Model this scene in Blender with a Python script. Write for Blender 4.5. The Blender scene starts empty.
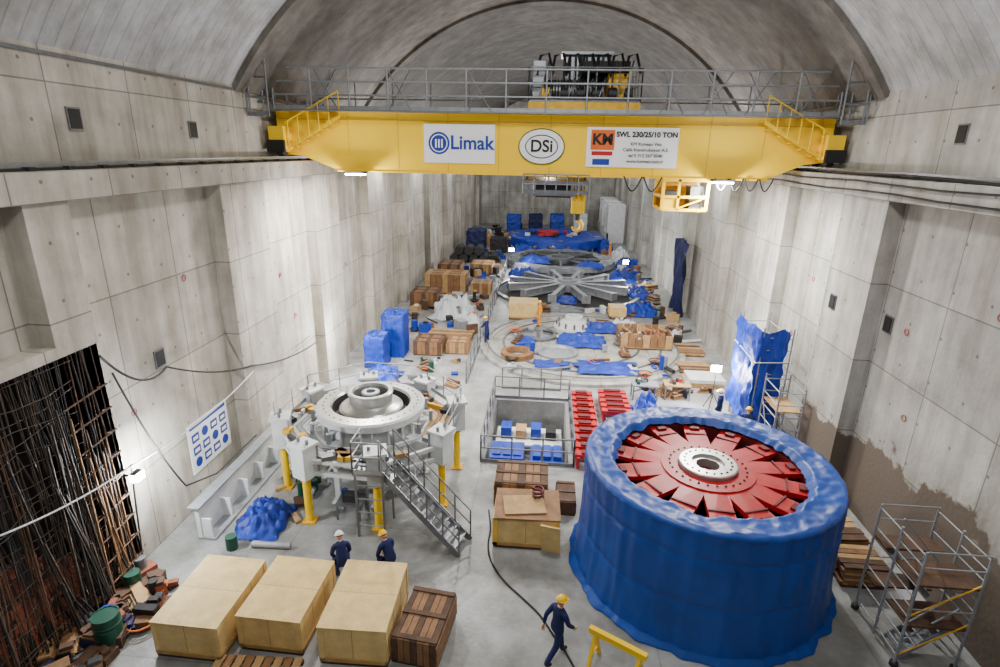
import bpy, math, random
from mathutils import Vector, Matrix, noise
random.seed(7)
pi=math.pi
# ------------------------------------------------------------ materials
def lin(c):
    c/=255.0
    return c/12.92 if c<=0.04045 else ((c+0.055)/1.055)**2.4
def col(r,g,b): return (lin(r),lin(g),lin(b),1)
MATS={}
def mat(name,c,rough=.6,metal=0,var=.12,scale=3.0,bump=.0,bscale=20,emit=0,c2=None,bdist=.05):
    m=bpy.data.materials.new(name);m.use_nodes=True
    nt=m.node_tree;N=nt.nodes;L=nt.links
    b=N['Principled BSDF'];b.inputs['Roughness'].default_value=rough;b.inputs['Metallic'].default_value=metal
    tc=N.new('ShaderNodeTexCoord')
    nz=N.new('ShaderNodeTexNoise');nz.inputs['Scale'].default_value=scale;nz.inputs['Detail'].default_value=6;nz.inputs['Roughness'].default_value=.65
    L.new(tc.outputs['Object'],nz.inputs['Vector'])
    cr=N.new('ShaderNodeValToRGB');cr.color_ramp.elements[0].position=.32;cr.color_ramp.elements[1].position=.68
    cc=col(*c);d=col(*c2) if c2 else tuple([x*(1-2*var) for x in cc[:3]])+(1,)
    cr.color_ramp.elements[0].color=d
    cr.color_ramp.elements[1].color=cc if c2 else tuple([min(1,x*(1+var*.6)) for x in cc[:3]])+(1,)
    L.new(nz.outputs['Fac'],cr.inputs['Fac']);L.new(cr.outputs['Color'],b.inputs['Base Color'])
    if bump:
        n2=N.new('ShaderNodeTexNoise');n2.inputs['Scale'].default_value=bscale;n2.inputs['Detail'].default_value=4
        L.new(tc.outputs['Object'],n2.inputs['Vector'])
        bp=N.new('ShaderNodeBump');bp.inputs['Strength'].default_value=bump;bp.inputs['Distance'].default_value=bdist
        L.new(n2.outputs['Fac'],bp.inputs['Height']);L.new(bp.outputs['Normal'],b.inputs['Normal'])
    if emit:
        b.inputs['Emission Color'].default_value=cc;b.inputs['Emission Strength'].default_value=emit
    MATS[name]=m
    return m
def mth(nt,op,a,b=None):
    n=nt.nodes.new('ShaderNodeMath');n.operation=op
    for i,v in enumerate((a,b)):
        if v is None: continue
        if isinstance(v,(int,float)): n.inputs[i].default_value=v
        else: nt.links.new(v,n.inputs[i])
    return n.outputs[0]
def concrete(name,c,dark,au,su,av,sv,ou=0,ov=0,ties=True,stain=None,jdark=.45,streak=.85,blotch=.0,panelvar=.2):
    """concrete with formwork joints on object axes au/av every su/sv metres"""
    m=mat(name,c,.85,0,.1,.9,.25,9,c2=dark)
    nt=m.node_tree;N=nt.nodes;L=nt.links;b=N['Principled BSDF']
    base=b.inputs['Base Color'].links[0].from_socket
    tc=[n for n in N if n.type=='TEX_COORD'][0]
    sx=N.new('ShaderNodeSeparateXYZ');L.new(tc.outputs['Object'],sx.inputs[0])
    def mul(a,bs,fac=1.0):
        x=N.new('ShaderNodeMix');x.data_type='RGBA';x.blend_type='MULTIPLY'
        if isinstance(fac,float): x.inputs[0].default_value=fac
        else: L.new(fac,x.inputs[0])
        L.new(a,x.inputs[6])
        if isinstance(bs,tuple): x.inputs[7].default_value=bs
        else: L.new(bs,x.inputs[7])
        return x.outputs[2]
    def line(ax,sp,off,w):
        v=mth(nt,'ADD',sx.outputs[ax],off);v=mth(nt,'DIVIDE',v,sp);v=mth(nt,'FRACT',v)
        v=mth(nt,'SUBTRACT',v,.5);v=mth(nt,'ABSOLUTE',v);return mth(nt,'GREATER_THAN',v,.5-w/sp/2)
    j=mth(nt,'MAXIMUM',line(au,su,ou,.035),line(av,sv,ov,.035))
    if ties:
        def cen(ax,sp,off):
            v=mth(nt,'ADD',sx.outputs[ax],off);v=mth(nt,'DIVIDE',v,sp);v=mth(nt,'FRACT',v);v=mth(nt,'SUBTRACT',v,.5)
            v=mth(nt,'MULTIPLY',v,sp);return mth(nt,'MULTIPLY',v,v)
        d=mth(nt,'ADD',cen(au,su/2,0.3),cen(av,sv/2,0.2));d=mth(nt,'LESS_THAN',d,.0018)
        j=mth(nt,'MAXIMUM',j,d)
    out=mul(base,(jdark,jdark,jdark*.97,1),j)
    # per-pour tone variation
    f=lambda ax,sp,off: mth(nt,'FLOOR',mth(nt,'DIVIDE',mth(nt,'ADD',sx.outputs[ax],off),sp))
    cb=N.new('ShaderNodeCombineXYZ');L.new(f(au,su,ou),cb.inputs[0]);L.new(f(av,sv,ov),cb.inputs[1])
    wn=N.new('ShaderNodeTexWhiteNoise');wn.noise_dimensions='3D';L.new(cb.outputs[0],wn.inputs['Vector'])
    g=mth(nt,'ADD',mth(nt,'MULTIPLY',wn.outputs['Value'],panelvar),1-panelvar)
    cg=N.new('ShaderNodeCombineXYZ')
    for i in range(3): L.new(g,cg.inputs[i])
    out=mul(out,cg.outputs[0])
    mp=N.new('ShaderNodeMapping');mp.inputs['Scale'].default_value=(1.6,1.6,.18);L.new(tc.outputs['Object'],mp.inputs[0])
    if blotch: mp.inputs['Scale'].default_value=(.35,.35,.35)
    ns=N.new('ShaderNodeTexNoise');ns.inputs['Scale'].default_value=1.0;ns.inputs['Detail'].default_value=8;ns.inputs['Roughness'].default_value=.62;L.new(mp.outputs[0],ns.inputs['Vector'])
    r=N.new('ShaderNodeValToRGB');r.color_ramp.elements[0].position=.36;r.color_ramp.elements[0].color=(.62,.6,.56,1);r.color_ramp.elements[1].position=.6;r.color_ramp.elements[1].color=(1,1,1,1)
    L.new(ns.outputs['Fac'],r.inputs[0]);out=mul(out,r.outputs[0],streak)
    n3=N.new('ShaderNodeTexNoise');n3.inputs['Scale'].default_value=.33;n3.inputs['Detail'].default_value=5;L.new(tc.outputs['Object'],n3.inputs['Vector'])
    r3=N.new('ShaderNodeValToRGB');r3.color_ramp.elements[0].position=.38;r3.color_ramp.elements[0].color=(.74,.73,.7,1);r3.color_ramp.elements[1].position=.58;r3.color_ramp.elements[1].color=(1,1,1,1)
    L.new(n3.outputs['Fac'],r3.inputs[0]);out=mul(out,r3.outputs[0],.8)
    if stain:
        nz=N.new('ShaderNodeTexNoise');nz.inputs['Scale'].default_value=.6;nz.inputs['Detail'].default_value=8;nz.inputs['Roughness'].default_value=.6;L.new(tc.outputs['Object'],nz.inputs['Vector'])
        v=mth(nt,'MULTIPLY',nz.outputs['Fac'],3.4);v=mth(nt,'ADD',v,stain-1.7);v=mth(nt,'SUBTRACT',v,sx.outputs[2])
        v=mth(nt,'MULTIPLY',v,7.0);v.node.use_clamp=True
        yl=mth(nt,'LESS_THAN',sx.outputs[1],21.0);v=mth(nt,'MULTIPLY',v,yl)
        m3=N.new('ShaderNodeMix');m3.data_type='RGBA';m3.blend_type='MIX';L.new(v,m3.inputs[0]);L.new(out,m3.inputs[6]);m3.inputs[7].default_value=col(98,86,74)
        out=m3.outputs[2]
    L.new(out,b.inputs['Base Color'])
    return m
concrete('conc_wall_l',(212,206,194),(180,173,161),1,2.6,2,2.45,.4,0)
concrete('conc_wall_r',(208,207,200),(176,173,165),1,2.6,2,2.45,.9,0,stain=2.7)
concrete('conc_end',(200,199,194),(166,163,156),0,3,2,2.45)
concrete('conc_vault_shaded',(130,125,118),(94,88,82),1,4,2,50,ties=False,panelvar=.12)  # grey concrete, colour darkened to stand for the crane's shadow bands
concrete('conc_vault_far_shaded',(104,99,94),(76,72,67),1,4,2,50,ties=False,panelvar=.12)  # darker again: shade of the inner arcs put into the colour
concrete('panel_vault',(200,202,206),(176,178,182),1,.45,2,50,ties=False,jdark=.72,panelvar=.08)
m=concrete('conc_floor',(184,187,188),(136,136,134),0,5,1,5,2,1,ties=False,jdark=.75,streak=1.0,blotch=1,panelvar=.12)
m.node_tree.nodes['Principled BSDF'].inputs['Roughness'].default_value=.4
mat('rock',(54,49,46),.95,0,.3,1.2,.8,4)
mat('yellow',(255,208,0),.36,0,.02,.6)
mat('yellow_dirty',(222,172,16),.55,0,.15,3)
mat('steel',(125,128,132),.4,.6,.12,4)
mat('galv',(156,160,164),.45,.35,.12,5)
mat('machined',(186,186,182),.3,.7,.1,4)
mat('white_paint',(218,221,220),.5,0,.1,2)
mat('white_sign',(240,240,240),.5,0,.01,2)
mat('black',(14,14,16),.6,0,.1,3)
mat('dark',(38,36,36),.8,0,.2,3)
mat('greyplastic',(120,124,130),.4,0,.2,1.5,.6,6)
mat('red',(178,16,24),.42,0,.14,2)
mat('darkred',(96,10,14),.6,0,.2,2)
mat('blue',(12,54,166),.5,0,.2,1.2,.6,5)
mat('tarp',(20,70,158),.42,0,.14,.8,.35,2.2,bdist=.08)
mat('darkblue',(12,24,76),.7,0,.2,4)
mat('ply',(222,190,124),.65,0,.12,2.8,.1,20)
mat('plyd',(182,144,84),.7,0,.12,2.2)
mat('plyy',(232,190,70),.65,0,.1,1.4)
mat('wood',(138,100,64),.75,0,.2,3,.2,12)
mat('woodl',(178,142,94),.75,0,.16,3,.2,12)
mat('woodd',(90,64,46),.8,0,.25,3,.2,12)
mat('brick',(150,82,58),.85,0,.2,2)
mat('rebar',(74,62,54),.7,.3,.25,5)
mat('plastic',(205,210,215),.35,0,.1,2,.6,8)
mat('green',(16,72,54),.5,0,.1,3)
mat('skin',(205,150,120),.6,0,.05,8)
mat('navy',(14,28,84),.8,0,.15,8)
mat('hivis',(230,150,20),.7,0,.08,8)
mat('hair',(35,25,20),.8,0,.1,10)
mat('helmet',(250,200,10),.35,0,.02,3)
mat('helmet_white',(240,240,240),.35,0,.02,3)
mat('boot',(40,30,24),.7,0,.1,5)
mat('lips',(150,80,75),.6,0,.02,5)
mat('orange',(220,100,20),.6,0,.05,5)
mat('signblue',(12,52,150),.5,0,.02,5)
mat('lamp_hot',(255,250,240),.5,0,.0,1,emit=100)
# ------------------------------------------------------------ mesh builder
class MB:
    def __init__(s): s.v=[];s.f=[];s.m=[];s.s=[];s.mats=[];s.M=None
    def mi(s,n):
        if n not in s.mats: s.mats.append(n)
        return s.mats.index(n)
    def add(s,vs,fs,m,sm=False):
        o=len(s.v);k=s.mi(m)
        for v in vs:
            v=Vector(v)
            if s.M is not None: v=s.M@v
            s.v.append(v)
        for f in fs: s.f.append([i+o for i in f]);s.m.append(k);s.s.append(sm)
    def box(s,x0,x1,y0,y1,z0,z1,m):
        if x1<x0:x0,x1=x1,x0
        if y1<y0:y0,y1=y1,y0
        vs=[(x,y,z) for z in(z0,z1) for y in(y0,y1) for x in(x0,x1)]
        s.add(vs,[(0,2,3,1),(4,5,7,6),(0,1,5,4),(2,6,7,3),(0,4,6,2),(1,3,7,5)],m)
    def ob(s,c,d,m,rz=0,rx=0,ry=0):
        R=Matrix.Translation(Vector(c))@Matrix.Rotation(rz,4,'Z')@Matrix.Rotation(ry,4,'Y')@Matrix.Rotation(rx,4,'X')
        old=s.M;s.M=R if old is None else old@R
        s.box(-d[0]/2,d[0]/2,-d[1]/2,d[1]/2,-d[2]/2,d[2]/2,m);s.M=old
    def beam(s,p,q,w,h,m):
        p=Vector(p);q=Vector(q);d=q-p;L=d.length
        if L<1e-5:return
        d.normalize();up=Vector((0,0,1))
        if abs(d.z)>.95: up=Vector((0,1,0))
        a=d.cross(up).normalized();b=a.cross(d).normalized()
        vs=[]
        for t in(p,q):
            for i,j in((-1,-1),(1,-1),(1,1),(-1,1)): vs.append(t+a*(i*w/2)+b*(j*h/2))
        s.add(vs,[(0,1,2,3),(7,6,5,4),(0,4,5,1),(1,5,6,2),(2,6,7,3),(3,7,4,0)],m)
    def tube(s,pts,r,m,n=8,cap=True):
        pts=[Vector(p) for p in pts];rs=r if isinstance(r,(list,tuple)) else [r]*len(pts)
        vs=[];prev=None
        for i,p in enumerate(pts):
            d=(pts[min(i+1,len(pts)-1)]-pts[max(i-1,0)]).normalized()
            if prev is None:
                up=Vector((0,0,1)) if abs(d.z)<.9 else Vector((0,1,0));a=d.cross(up).normalized()
            else:
                a=(prev-d*prev.dot(d)).normalized()
            prev=a;b=d.cross(a)
            for k in range(n):
                t=2*pi*k/n;vs.append(p+(a*math.cos(t)+b*math.sin(t))*rs[i])
        fs=[]
        for i in range(len(pts)-1):
            for k in range(n):
                k2=(k+1)%n;fs.append((i*n+k,i*n+k2,(i+1)*n+k2,(i+1)*n+k))
        s.add(vs,fs,m,True)
        if cap:
            s.add(vs[:n],[tuple(range(n))[::-1]],m);s.add(vs[-n:],[tuple(range(n))],m)
    def cyl(s,p,q,r,m,n=16,r2=None): s.tube([p,q],[r,r if r2 is None else r2],m,n)
    def lathe(s,prof,c,m,n=48,a0=0,a1=2*pi):
        full=abs(a1-a0-2*pi)<1e-6;k=n if full else n+1
        for i in range(len(prof)-1):
            vs=[];
            for r,z in(prof[i],prof[i+1]):
                for j in range(k):
                    t=a0+(a1-a0)*j/n
                    vs.append((c[0]+r*math.cos(t),c[1]+r*math.sin(t),c[2]+z))
            s.add(vs,[(j,(j+1)%k,k+(j+1)%k,k+j) for j in range(n)],m,True)
    def ell(s,c,r,m,n=16,k=10,z0=-1,z1=1):
        vs=[];
        for i in range(k+1):
            ph=math.asin(z0)+(math.asin(z1)-math.asin(z0))*i/k
            for j in range(n):
                t=2*pi*j/n;vs.append((c[0]+r[0]*math.cos(ph)*math.cos(t),c[1]+r[1]*math.cos(ph)*math.sin(t),c[2]+r[2]*math.sin(ph)))
        s.add(vs,[(i*n+j,i*n+(j+1)%n,(i+1)*n+(j+1)%n,(i+1)*n+j) for i in range(k) for j in range(n)],m,True)
    def grid(s,fn,nu,nv,m,sm=True):
        vs=[fn(i/nu,j/nv) for j in range(nv+1) for i in range(nu+1)]
        s.add(vs,[(j*(nu+1)+i,j*(nu+1)+i+1,(j+1)*(nu+1)+i+1,(j+1)*(nu+1)+i) for j in range(nv) for i in range(nu)],m,sm)
    def obj(s,name,parent=None,bevel=0,loc=None,rz=0):
        me=bpy.data.meshes.new(name);me.from_pydata([tuple(v) for v in s.v],[],s.f)
        for n in s.mats: me.materials.append(MATS[n])
        me.polygons.foreach_set('material_index',s.m);me.polygons.foreach_set('use_smooth',s.s);me.update()
        o=bpy.data.objects.new(name,me);bpy.context.collection.objects.link(o)
        if loc is not None: o.location=loc
        o.rotation_euler=(0,0,rz)
        if parent: o.parent=parent
        if bevel:
            b=o.modifiers.new('bevel','BEVEL');b.width=bevel;b.segments=2;b.limit_method='ANGLE'
        return o
def empty(name,loc=(0,0,0)):
    o=bpy.data.objects.new(name,None);o.location=loc;bpy.context.collection.objects.link(o);return o
def text(s,name,size,loc,m,rot=(pi/2,0,0),ext=.01,bold=0):
    c=bpy.data.curves.new(name+'_c','FONT');c.body=s;c.size=size;c.extrude=ext;c.align_x='CENTER';c.align_y='CENTER';c.offset=bold
    o=bpy.data.objects.new(name+'_t',c);bpy.context.collection.objects.link(o)
    dg=bpy.context.evaluated_depsgraph_get();me=bpy.data.meshes.new_from_object(o.evaluated_get(dg))
    bpy.data.objects.remove(o);me.materials.clear();me.materials.append(MATS[m])
    o=bpy.data.objects.new(name,me);bpy.context.collection.objects.link(o);o.location=loc;o.rotation_euler=rot;return o
XL,XR=-10.2,9.8
YE=88.0;Y0=-5.0
# ------------------------------------------------------------ room shell
panels=[(11.4,17.2),(20,24.4),(27.2,32),(35,40),(43,49),(52,58),(61,67),(70,76),(79,85)]
w=MB();d=.5
w.box(-12.4,XL-d,11.4,YE,0,9.8,'conc_wall_l')
w.box(-12.4,XL-d,Y0,11.4,6.6,9.8,'conc_wall_l')
w.box(XL-d-.003,XL,10.3,11.4,6.6,9.8,'conc_wall_l')
w.box(XL-d-.003,XL,Y0,10.3,6.6,6.85,'conc_wall_l')
w.box(XL-d-.003,XL,Y0,6.0,6.85,9.8,'conc_wall_l')
ys=[p for pr in panels for p in pr][1:]+[YE]
for i in range(0,len(ys),2): w.box(XL-d-.003,XL,ys[i],ys[i+1],0,9.8,'conc_wall_l')
w.box(-12.4,XL+.1,Y0,YE,9.8,10.4,'conc_wall_l')
w.box(-12.4,-11.2,Y0,YE,10.4,13.0,'conc_wall_l')
w.box(-11.2,-11.14,Y0,YE,12.8,12.88,'steel')
w.obj('wall_left')
w=MB()
w.box(XR+d,12.2,Y0,YE,0,9.8,'conc_wall_r')
rp=[(8,17.4),(20,24.4)]+panels[2:]
ys=[p for pr in rp for p in pr][1:]+[YE]
w.box(XR,XR+d+.003,Y0,8,0,9.8,'conc_wall_r')
for i in range(0,len(ys),2): w.box(XR,XR+d+.003,ys[i],ys[i+1],0,9.8,'conc_wall_r')
w.box(XR-.1,12.2,Y0,YE,9.8,10.4,'conc_wall_r')
w.box(10.8,12.2,Y0,YE,10.4,13.0,'conc_wall_r')
w.obj('wall_right')
w=MB();w.box(-12.4,12.2,YE,YE+.5,0,19.5,'conc_end')
for x in(-7,-2.4,2.2,6.8): w.box(x-.35,x+.35,YE-.25,YE,0,10,'conc_end')
w.obj('wall_back')
w=MB()
def rock(u,v):
    y=Y0+u*(11.6-Y0);z=-.05+v*6.7
    return (-14.2+.7*noise.noise((y*.6,z*.6,1)),y,z)
w.grid(rock,30,14,'rock',False)
w.box(-14.6,XL-d,11.4,11.9,0,6.7,'rock')
w.box(-14.6,-12.3,Y0,11.9,6.6,7,'rock')
w.obj('wall_recess')
PX0,PX1,PY0,PY1=-1.95,1.2,18.2,23.6
w=MB();zb=-.35
w.box(-14.6,12,Y0,PY0,zb,0,'conc_floor');w.box(-14.6,12,PY1,YE+.3,zb,0,'conc_floor')
w.box(-14.6,PX0,PY0,PY1,zb,0,'conc_floor');w.box(PX1,12,PY0,PY1,zb,0,'conc_floor')
w.box(PX0-.3,PX1+.3,PY0-.3,PY0,-2.8,zb,'conc_floor');w.box(PX0-.3,PX1+.3,PY1,PY1+.3,-2.8,zb,'conc_floor')
w.box(PX0-.3,PX0,PY0,PY1,-2.8,zb,'conc_floor');w.box(PX1,PX1+.3,PY0,PY1,-2.8,zb,'conc_floor')
w.box(PX0-.3,PX1+.3,PY0-.3,PY1+.3,-3,-2.8,'conc_floor')
w.obj('floor')
def vault(y0,y1,R,zc,half,m,lip=None):
    w=MB();cx=-.2;a=math.asin(half/R);n=56
    vs=[]
    for y in(y0,y1):
        for i in range(n+1):
            t=-a+2*a*i/n;vs.append((cx+R*math.sin(t),y,zc+R*math.cos(t)))
    k=n+1
    w.add(vs,[(i,k+i,k+i+1,i+1) for i in range(n)],m,True)
    if lip:
        R2=R+lip;vs=[]
        for r in(R,R2):
            for i in range(n+1):
                t=-a+2*a*i/n;vs.append((cx+r*math.sin(t),y0,zc+r*math.cos(t)))
        w.add(vs,[(i,i+1,k+i+1,k+i) for i in range(n)],m)
    return w
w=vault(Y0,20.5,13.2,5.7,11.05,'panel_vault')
for q in(vault(20.5,34,13.0,5.7,10.9,'conc_vault_shaded',.3),vault(34,YE+.2,12.75,5.8,10.75,'conc_vault_far_shaded',.35)):  # shaded tones and stepped rings draw the shadow arcs
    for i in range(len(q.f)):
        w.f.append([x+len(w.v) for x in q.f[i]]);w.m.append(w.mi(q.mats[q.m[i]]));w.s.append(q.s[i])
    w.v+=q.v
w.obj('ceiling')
for nm,x in(('crane_rail',-10.65),('crane_rail',10.3)):
    w=MB();w.box(x-.12,x+.12,Y0,YE-.1,10.4,10.46,'dark');w.box(x-.05,x+.05,Y0,YE-.1,10.46,10.58,'steel')
    for i in range(0,92,1): w.box(x-.2,x+.2,Y0+i*1-.08,Y0+i+.08,10.4,10.48,'dark')
    w.obj(nm)
w=MB();
for k,(z,x) in enumerate(((10.25,9.62),(9.98,9.63),(10.5,9.75))): w.tube([(x,Y0+i*2.,z+.03*math.sin(i*1.7+k)) for i in range(0,46)],.03,'black',6)
w.obj('busbar_cable')
def vent(x,y,z):
    w=MB();w.box(x-.03,x+.03,y-.17,y+.17,z-.22,z+.22,'black');w.box(x-.01,x+.02,y-.21,y+.21,z-.26,z+.26,'steel')
    for i in range(4): w.box(x-.035,x+.035,y-.16,y+.16,z-.18+i*.11,z-.17+i*.11,'dark')
    w.obj('wall_vent')
vent(-11.18,13.2,11.5);vent(-11.18,17.8,11.4);vent(-10.68,13.9,5.25)
vent(10.28,16.9,6.25);vent(10.78,16.6,11.6);vent(10.78,27,11.6);vent(-11.18,30,11.4);vent(9.78,19.3,6.3)
w=MB()
for y,z in((16,6.3),(15.2,4.0),(13,7.6),(22,6.5),(23,4)):
    w.tube([(XR+d-.02,y+.09*math.cos(t*pi/6),z+.09*math.sin(t*pi/6)) for t in range(13)],.012,'red',5)
w.obj('survey_mark')
w=MB()
for y,z in((12.6,4.2),(15.5,7.2),(21.5,6.0),(22.5,4.0),(29,5)):
    w.tube([(XL-d+.02,y+.09*math.cos(t*pi/6),z+.09*math.sin(t*pi/6)) for t in range(13)],.012,'red',5)
w.obj('survey_mark')
# ------------------------------------------------------------ crane
cr=empty('overhead_bridge_crane',(0,23.0,10.58))
def C2(o): o.parent=cr;o.matrix_parent_inverse=Matrix.Translation((0,-23.0,-10.58));return o
C=lambda w,n,**k:C2(w.obj(n,**k))
zt,zb_=12.3,10.08
for nm,y0,y1 in(('girder_front',23.0,23.9),('girder_rear',26.6,27.5)):
    w=MB()
    prof=[(-10.9,zt),(10.45,zt),(10.45,10.75),(9.6,10.65),(8.3,zb_),(-8.5,zb_),(-9.9,10.6),(-10.9,10.68)]
    n=len(prof);vs=[(x,y,z) for y in(y0,y1) for x,z in prof]
    w.add(vs,[tuple(range(n)),tuple(range(2*n-1,n-1,-1))]+[(i,n+i,n+(i+1)%n,(i+1)%n) for i in range(n)],'yellow')
    w.box(-10.95,10.5,y0-.14,y1+.12,zt,zt+.05,'yellow');w.box(-8.5,8.3,y0-.1,y1+.1,zb_-.05,zb_,'yellow')
    for x in range(-10,11,2): w.box(x-.012,x+.012,y0-.012,y0,zb_ if -8<x<8 else 10.8,zt,'yellow_dirty')
    w.box(-10.9,10.4,y0-.03,y0,11.98,12.02,'yellow_dirty')
    C(w,nm)
w=MB()
for x in(-10.65,10.3):
    w.box(x-.3,x+.3,22.3,28.3,10.85,11.7,'yellow')
    for y in(22.7,23.8,26.7,27.8):
        w.cyl((x-.12,y,10.83),(x+.12,y,10.83),.25,'dark',18)
        w.box(x-.22,x+.22,y-.4,y+.4,10.75,11.1,'yellow_dirty')
    w.box(x-.35,x+.35,22.15,22.3,10.75,11.2,'black')
    s_=1 if x<0 else -1
    for k in range(5): w.box(x+s_*(.5+k*.42)-.18,x+s_*(.5+k*.42)+.18,22.55,22.95,10.95+k*.22,10.99+k*.22,'yellow_dirty')
    w.beam((x+s_*.3,22.55,10.9),(x+s_*2.5,22.55,12.1),.04,.12,'yellow')
    for k in range(6): w.tube([(x+s_*(.4+k*.42),22.52,10.95+k*.22),(x+s_*(.4+k*.42),22.52,11.9+k*.22)],.022,'yellow',6)
    w.tube([(x+s_*.3,22.52,11.85),(x+s_*2.5,22.52,13.0)],.025,'yellow',6)
C(w,'end_carriage')
def rail(w,pts,h,m='galv',sp=1.5,r=.025,rails=(1.0,.55),toe=True):
    for a,b in zip(pts[:-1],pts[1:]):
        a=Vector(a);b=Vector(b);L=(b-a).length;n=max(1,round(L/sp))
        for i in range(n+1):
            p=a.lerp(b,i/n);w.tube([p,p+Vector((0,0,h))],r,m,6)
        for k in rails: w.tube([a+Vector((0,0,h*k)),b+Vector((0,0,h*k))],r,m,6)
        if toe: w.beam(a+Vector((0,0,.08)),b+Vector((0,0,.08)),.02,.14,m)
w=MB()
rail(w,[(-10.9,22.9,zt+.05),(10.45,22.9,zt+.05)],1.5,'galv',sp=1.55,r=.04,rails=(1,.68,.36))
rail(w,[(-10.9,27.5,zt+.05),(10.45,27.5,zt+.05)],1.5,'steel',sp=1.8,r=.035,rails=(1,.5))
w.box(-10.9,10.45,22.3,22.95,zt-.02,zt+.03,'steel')
for x in(-11.0,10.5):
    rail(w,[(x,21.2,zt-.3),(x,28.4,zt-.3)],2.0,'steel',sp=1.1,r=.04,rails=(1,.66,.33))
    rail(w,[(x-(.1 if x<0 else -.1),21.2,zt-.3),(x+(.7 if x<0 else -.7),21.2,zt-.3)],2.0,'steel',sp=.7,r=.04,rails=(1,.66,.33))
for x in(-9.2,-6.3,-3.2,4.0,5.6,7.1,9.0): w.tube([(x,22.9,zt+.05),(x+.9,22.9,zt+1.5)],.025,'steel',6);w.tube([(x+.9,22.9,zt+.05),(x,22.9,zt+1.5)],.025,'steel',6)
C(w,'handrail')
w=MB()
w.box(-.9,3.3,22.95,27.45,zt+.15,zt+.45,'yellow_dirty')
for x in(-.6,3.0):
    for y in(23.5,27.0): w.cyl((x,y-.1,zt+.25),(x,y+.1,zt+.25),.22,'dark',16)
w.cyl((-.2,24.5,zt+.95),(2.0,24.5,zt+.95),.42,'black',24)
for i in range(18): w.cyl((-.1+i*.12,24.5,zt+.95),(-.05+i*.12,24.5,zt+.95),.45,'steel',20)
w.box(2.1,2.9,23.4,24.6,zt+.45,zt+1.5,'yellow_dirty');w.box(-.75,-.3,23.3,24.0,zt+.45,zt+1.9,'steel')
for x in(-.4,.3,.9,1.5,2.1,2.7):
    w.cyl((x,23.2,zt+.75),(x+.3,23.2,zt+.75),.24,'black' if int(x*10)%2 else 'yellow_dirty',14)
    w.tube([(x+.1,23.05,zt+.3),(x+.1,23.0,zt+1.3),(x+.25,23.1,zt+1.9)],.03,'black',6)
w.box(.4,2.3,25.2,26.4,zt+.45,zt+2.4,'dark');w.box(.3,2.4,25.1,26.5,zt+2.4,zt+2.5,'steel')
for k in range(8): w.box(.5+k*.22,.62+k*.22,25.17,25.2,zt+.6,zt+2.3,'steel')
w.box(1.0,2.9,23.6,24.9,zt+1.55,zt+1.95,'dark');w.box(2.4,3.2,25.4,26.8,zt+.45,zt+1.9,'yellow')
for k in range(7): w.tube([(-.6+k*.55,23.3,zt+1.4),(-.5+k*.55,23.5,zt+2.1),(-.2+k*.55,23.6,zt+2.2),(.0+k*.55,23.5,zt+1.5)],.05,'black',6)
rail(w,[(-.9,23.0,zt+.45),(3.3,23.0,zt+.45),(3.3,27.4,zt+.45)],1.2,'steel',sp=.9)
rail(w,[(-.9,23.0,zt+.45),(-.9,27.4,zt+.45)],1.2,'steel',sp=.9)
for i in range(10):
    x=-.7+random.random()*3.5;w.tube([(x,22.98,zt+.5+random.random()*.4),(x+.2,22.95,zt+1.0+random.random()*.5),(x+.4,23.1,zt+.6+random.random()*.6)],.022,random.choice(['black','steel']),6)
C(w,'trolley')
w=MB()
w.box(-1.0,1.6,22.9,25.9,9.75,9.85,'steel');rail(w,[(-1.0,22.9,9.35),(1.6,22.9,9.35)],.75,'steel',.4,rails=(1,.5))
for x in(-.9,0,.8,1.5): w.beam((x,24.4,9.8),(x,24.0,zt),.08,.08,'steel')
w.box(-.5,.9,23.2,24.4,9.2,9.75,'dark');w.cyl((-.6,23.3,9.35),(1.1,23.3,9.35),.14,'steel',14)
for x in(1.1,1.22,1.4,1.52): w.tube([(x,24.7,zt+.6),(x,24.7,9.1)],.018,'dark',6)
C(w,'hoist_frame')
w=MB();cx=1.3
w.box(cx-.28,cx+.28,24.45,24.95,8.45,9.2,'yellow')
for x in(-.2,0,.2): w.cyl((cx+x-.05,24.7,9.15),(cx+x+.05,24.7,9.15),.32,'yellow_dirty',24)
w.cyl((cx,24.7,8.15),(cx,24.7,8.5),.12,'dark',12)
w.tube([(cx+.2*math.cos(t),24.7,7.92+.22*math.sin(t)) for t in [pi/2+.1-i*.42 for i in range(12)]],[.07,.08,.09,.1,.1,.1,.09,.08,.07,.06,.05,.03],'yellow_dirty',10)
C(w,'hook_block')
w=MB();x0,x1,y0,y1,z0,z1=4.5,6.2,23.1,24.7,8.85,10.08
for x in(x0,x1):
    for y in(y0,y1): w.beam((x,y,z0),(x,y,z1),.12,.12,'yellow')
for z in(z0,z0+.5,z1-.1):
    w.beam((x0,y0,z),(x1,y0,z),.1,.1,'yellow');w.beam((x0,y1,z),(x1,y1,z),.1,.1,'yellow');w.beam((x0,y0,z),(x0,y1,z),.1,.1,'yellow');w.beam((x1,y0,z),(x1,y1,z),.1,.1,'yellow')
w.box(x0,x1,y0,y1,z0-.05,z0,'yellow_dirty');w.box(x0+.2,x0+.75,y0+.4,y0+1,z0,z0+.7,'dark');w.box(x1-.6,x1-.1,y0+.2,y0+1,z0,z0+.9,'steel')
w.box(x0,x0+.6,y0-.01,y0+.02,z0,z0+.5,'yellow');w.box(x0,x1,y1,y1+.02,z0,z1,'yellow_dirty')
w.beam((x0+.6,y0,z0),(x0+.6,y0,z1),.1,.1,'yellow');w.beam((x0+.6,y0,z0+.05),(x1,y0,z0+.5),.05,.05,'yellow')
C(w,'operator_cab')
w=MB()
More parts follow.
